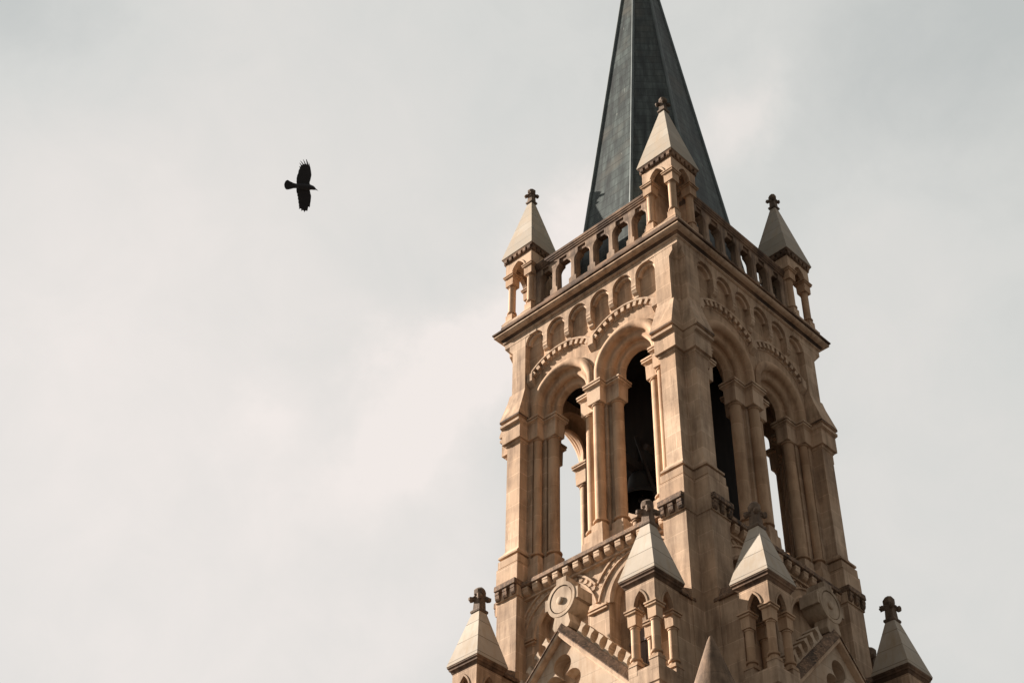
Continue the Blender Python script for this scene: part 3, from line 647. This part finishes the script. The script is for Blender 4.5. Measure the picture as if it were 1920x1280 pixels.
# gable in front of each face
GD = 4.92; GA = -12.80
def gable():
    T = (0, -14.03)
    cen = [(0, -14.02, .29), (.30, -14.50, .29), (-.30, -14.50, .29)]
    # right half outline of the trefoil, from top to bottom at s=0
    def half(sg):
        top = [(sg*.29*math.sin(t), -14.02+.29*math.cos(t)) for t in [PI*.70*i/12 for i in range(13)]]
        low = [(sg*(.32+.29*math.sin(t)), -14.52+.29*math.cos(t)) for t in [R(-48)+R(48+205)*i/14 for i in range(15)]]
        tre = top+low+[(0, -14.62)]
        out = [(0, GA-.30), (sg*2.58, GA-.30-2.58), (sg*2.58, -ZO), (0, -ZO), (0, -14.95)]
        return [(0, GA-.30)]+[(sg*2.58, GA-.30-2.58), (sg*2.58, -ZO), (0, -ZO)]+list(reversed(tre))
    m = MB()
    for sg in (-1, 1): m.prism(half(sg), 'd', GD-.38, GD-.05)
    g_ = m.build('gable', 'gable', tower, bev=0)
    b = MB(); b.box(-.8, .8, GD-.62, GD-.375, -15.2, -13.5); sub(b, 'trefoil_back', 'blind', g_, bev=0)
    b = MB()                                # roof behind the gable
    b.prism([(0, GA-.16), (2.62, GA-2.78), (2.62, GA-2.9), (0, GA-.3), (-2.62, GA-2.9), (-2.62, GA-2.78)], 'd', 3.2, GD-.2)
    sub(b, 'gable_roof', 'weath', g_, bev=0)
    def coping(sec, name, mat):
        b = MB(); L = 2.55
        # sec: (n below slope line measured vertically, d)
        b.loft([[(-L, -d, GA-L+q) for q, d in sec], [(0, -d, GA+q) for q, d in sec], [(L, -d, GA-L+q) for q, d in sec]])
        sub(b, name, mat, g_, bev=.006)
    coping([(0, GD-.55), (0, GD-.03), (-.29, GD+.14), (-.32, GD+.14), (-.32, GD-.55)], 'coping', 'weath')
    coping([(-.322, GD-.30), (-.322, GD+.11), (-.44, GD+.11), (-.47, GD+.07), (-.50, GD-.02), (-.50, GD-.30)], 'coping_moulding', 'carved')
    for sg in (-1, 1):                      # toothed cresting on the coping, coves between the teeth
        b = MB(); P = []; p0, pit, n_ = .42, .287, 7
        line = lambda x, h: (sg*(x+h*.70), GA-x+h*.70)
        P.append(line(p0, -.02)); 
        for i in range(n_):
            x = p0+i*pit; hh = .31
            P += [line(x+.01, .03), line(x+.02, .10), line(x+.01, .19), line(x-.03, hh), line(x+.12, hh), line(x+.10, .19), line(x+.115, .12), line(x+.15, .06), line(x+.20, .03), line(x+.25, .02)]
        P.append(line(p0+n_*pit, -.02))
        b.prism(P, 'd', GD-.52, GD-.10)
        sub(b, 'cresting', 'gable', g_, bev=.006)
    # round stone disc on the apex
    b = MB(); dc = -12.13
    ring = lambda r, d: [(r*math.cos(2*PI*i/40), -d, dc+r*1.04*math.sin(2*PI*i/40)) for i in range(40)]
    b.loft([ring(.40, GD-.60), ring(.48, GD-.60), ring(.495, GD-.58), ring(.495, GD-.02), ring(.48, GD), ring(.395, GD), ring(.385, GD-.05), ring(.37, GD-.05), ring(.362, GD-.015), ring(.03, GD-.015)])
    b.loft([ring(.40, GD-.6), ring(.02, GD-.6)])
    b.box(-.17, .17, GD-.58, GD-.02, dc+.40, dc+.66); b.box(.38, .57, GD-.58, GD-.02, dc-.15, dc+.18); b.box(-.57, -.38, GD-.58, GD-.02, dc-.15, dc+.18)
    b.prism([(-.24, GA+.02-.22), (-.30, GA+.12-.2), (-.22, dc-.44), (.22, dc-.44), (.30, GA+.12-.2), (.24, GA+.02-.22)], 'd', GD-.42, GD-.015)
    dk = sub(b, 'apex_disc', 'disc', g_, bev=0, ang=40)
    b = MB(); b.loft([[(r*math.cos(2*PI*i/20)-.03, -d, dc-.03+r*math.sin(2*PI*i/20)) for i in range(20)] for r, d in ((.105, GD-.04), (.105, GD+.03), (.085, GD+.045), (.01, GD+.045))])
    sub(b, 'disc_boss', 'disc', g_, bev=0, ang=40)
    return g_
face4(gable())

# stair turret with a conical stone cap at the near corner (and its core)
m = MB(); m.lathe([(.02, -15.03), (.05, -15.09), (.095, -15.19), (.60, -16.69), (1.30, -18.9), (1.2, -18.95), (1.2, -ZO)], -4.86, 4.60, 40)
tc_ = m.build('stair_turret', 'conest', tower, bev=0, ang=50)

# ================================================================== bells and their timber frame (separate things hanging in the tower)
def bell(c, r, label):
    b = MB(); h = r*1.55
    t = empty('church_bell', (c[0], c[1], c[2]+ZO), label, 'bell')
    prof = [(r, 0), (r*1.0, .03), (r*.90, h*.12), (r*.74, h*.32), (r*.62, h*.58), (r*.56, h*.82), (r*.46, h*.93), (r*.2, h*.99), (.02, h), (.02, h*.95), (r*.4, h*.88), (r*.5, h*.78), (r*.57, h*.55), (r*.68, h*.3), (r*.9, .02)]
    b.loft([[(q*math.cos(2*PI*i/32), q*math.sin(2*PI*i/32), z) for i in range(32)] for q, z in prof], caps=False, closed=True)
    b.build('bell_body', 'bronze', t, loc=(0, 0, 0), bev=0, ang=40)
    b = MB(); b.tube((0, 0, h*.9), (0, 0, .12), .03); b.blob((0, 0, .08), .11, jit=0); b.build('clapper', 'iron', t, loc=(0, 0, 0), bev=0)
    b = MB(); b.box(-.9*r-.2, .9*r+.2, -.12, .12, h+.0, h+.32); b.build('headstock', 'wood', t, loc=(0, 0, 0), bev=.01)
    return t
bell((-1.40, .02, -7.22), .64, 'large dark bronze bell seen through the left belfry opening')
fr_ = empty('timber_support', (0, 0, -9.95+ZO), 'dark timber trestle that carries the bells inside the belfry', 'trestle')
def beam(name, a, b_, w_=.11):
    m = MB(); a, b_ = Vector(a), Vector(b_); d = (b_-a).normalized(); x = d.orthogonal().normalized(); y = d.cross(x)
    m.loft([[p+x*sx*w_+y*sy*w_ for sx, sy in ((-1, -1), (1, -1), (1, 1), (-1, 1))] for p in (a, b_)])
    return m.build(name, 'wood', fr_, loc=(0, 0, 0), bev=.01)
for y in (-.95, .95):
    for x in (-.1, .2): beam('post', (x, y, 0), (x, y, 4.3), .09)
    beam('cross_beam', (-2.3, y, 3.75), (2.0, y, 3.75), .08)
beam('brace', (-1.5, .05, 5.1), (-1.5, -.75, 2.0), .05)
beam('brace', (-1.35, .05, 5.1), (-1.35, .75, 2.2), .05)

# ================================================================== ground
m = MB(); m.add([(-2500, -2500, 0), (2500, -2500, 0), (2500, 2500, 0), (-2500, 2500, 0)], [(0, 1, 2, 3)])
g = m.build('ground', 'ground', loc=(0, 0, 0), bev=0); tag(g, kind='structure')

# ================================================================== crow in flight
def crow():
    S = 1/205.5                             # outline units -> metres at the bird's distance
    U0, V0 = 565, 350.
    OUT_U = [(740, 600), (737, 565), (752, 520), (768, 445), (762, 380), (752, 320), (738, 270), (728, 232), (722, 262), (716, 275), (712, 238), (690, 182), (680, 178), (689, 245), (690, 266), (676, 258), (655, 215), (632, 180), (629, 184), (648, 236), (655, 262), (640, 262), (612, 228), (582, 202), (580, 206), (606, 244), (622, 270), (608, 276), (572, 238), (570, 244), (590, 285), (586, 306), (566, 296), (566, 303), (575, 330), (560, 352), (549, 385), (548, 400), (541, 425), (527, 450), (525, 470), (516, 500), (517, 530), (514, 560), (518, 588)]
    OUT_L = [(512, 668), (511, 700), (515, 740), (527, 765), (524, 790), (536, 815), (533, 845), (543, 875), (540, 905), (550, 935), (548, 965), (555, 990), (548, 1022), (572, 1008), (590, 1020), (585, 1052), (610, 1038), (632, 1045), (637, 1076), (655, 1050), (672, 1040), (682, 1056), (694, 1042), (700, 1012), (706, 985), (716, 975), (728, 994), (737, 970), (741, 930), (750, 880), (757, 815), (757, 790), (745, 745), (737, 690)]
    TAIL = [(520, 590), (470, 580), (420, 556), (375, 530), (362, 527), (338, 540), (318, 570), (309, 605), (312, 640), (325, 672), (345, 690), (372, 691), (410, 683), (470, 668), (520, 668)]
    px = 140/1280.
    Dst = 29.0; mpx = Dst/FPX*px           # metres per outline unit
    c = at(500+640*px, 280+640*px, Dst)
    vd = (c-CP).normalized(); X = (rt-vd*rt.dot(vd)).normalized(); Yv = vd.cross(X)*-1
    Yv = X.cross(-vd).normalized()*1
    if Yv.dot(up) < 0: Yv = -Yv
    Zv = vd                                 # the bird's back points away from the viewer
    m = MB()
    def wp(x, y, h): return ((x-640)*mpx, -(y-640)*mpx, h)
    def sheet(poly, hf, th):
        n = len(poly)
        m.add([wp(x, y, hf(x, y)) for x, y in poly]+[wp(x, y, hf(x, y)+th) for x, y in poly], [tuple(range(n)), tuple(range(2*n-1, n-1, -1))]+[(i, (i+1) % n, n+(i+1) % n, n+i) for i in range(n)])
    camber = lambda x, y: .00035*abs(y-640)*.28+.02*math.sin(min(1, abs(y-640)/420)*PI)
    # wings in chordwise strips so they can arch
    def wing(poly):
        # fan through a row of spine points
        ys = [p[1] for p in poly]
        m2 = poly
        sheet(m2, lambda x, y: camber(x, y), .008)
    wing(OUT_U+[(520, 620), (740, 620)]); wing([(520, 640)]+OUT_L+[(740, 640)])
    sheet(TAIL, lambda x, y: .01, .01)
    # body, neck, head and bill as one loft along x
    st = [(470, 628, 6), (510, 629, 34), (550, 632, 48), (600, 635, 60), (650, 640, 62), (700, 644, 58), (735, 648, 50), (760, 652, 42), (785, 658, 38), (805, 664, 33), (822, 672, 25), (835, 681, 14), (850, 692, 9), (866, 702, 5), (880, 711, 1)]
    rings = []
    for x, yc, r in st:
        rings.append([wp(x, yc+r*math.cos(2*PI*i/14)*1.0, r*mpx*.95*math.sin(2*PI*i/14)+.012) for i in range(14)])
    m.loft(rings)
    o = m.build('crow', 'feather', None, bev=0, loc=(0, 0, 0), ang=60)
    o.matrix_world = Matrix(((X.x, Yv.x, Zv.x, c.x), (X.y, Yv.y, Zv.y, c.y), (X.z, Yv.z, Zv.z, c.z), (0, 0, 0, 1)))
    tag(o, 'black crow flying to the right with wings spread, alone in the pale sky', 'bird')
crow()
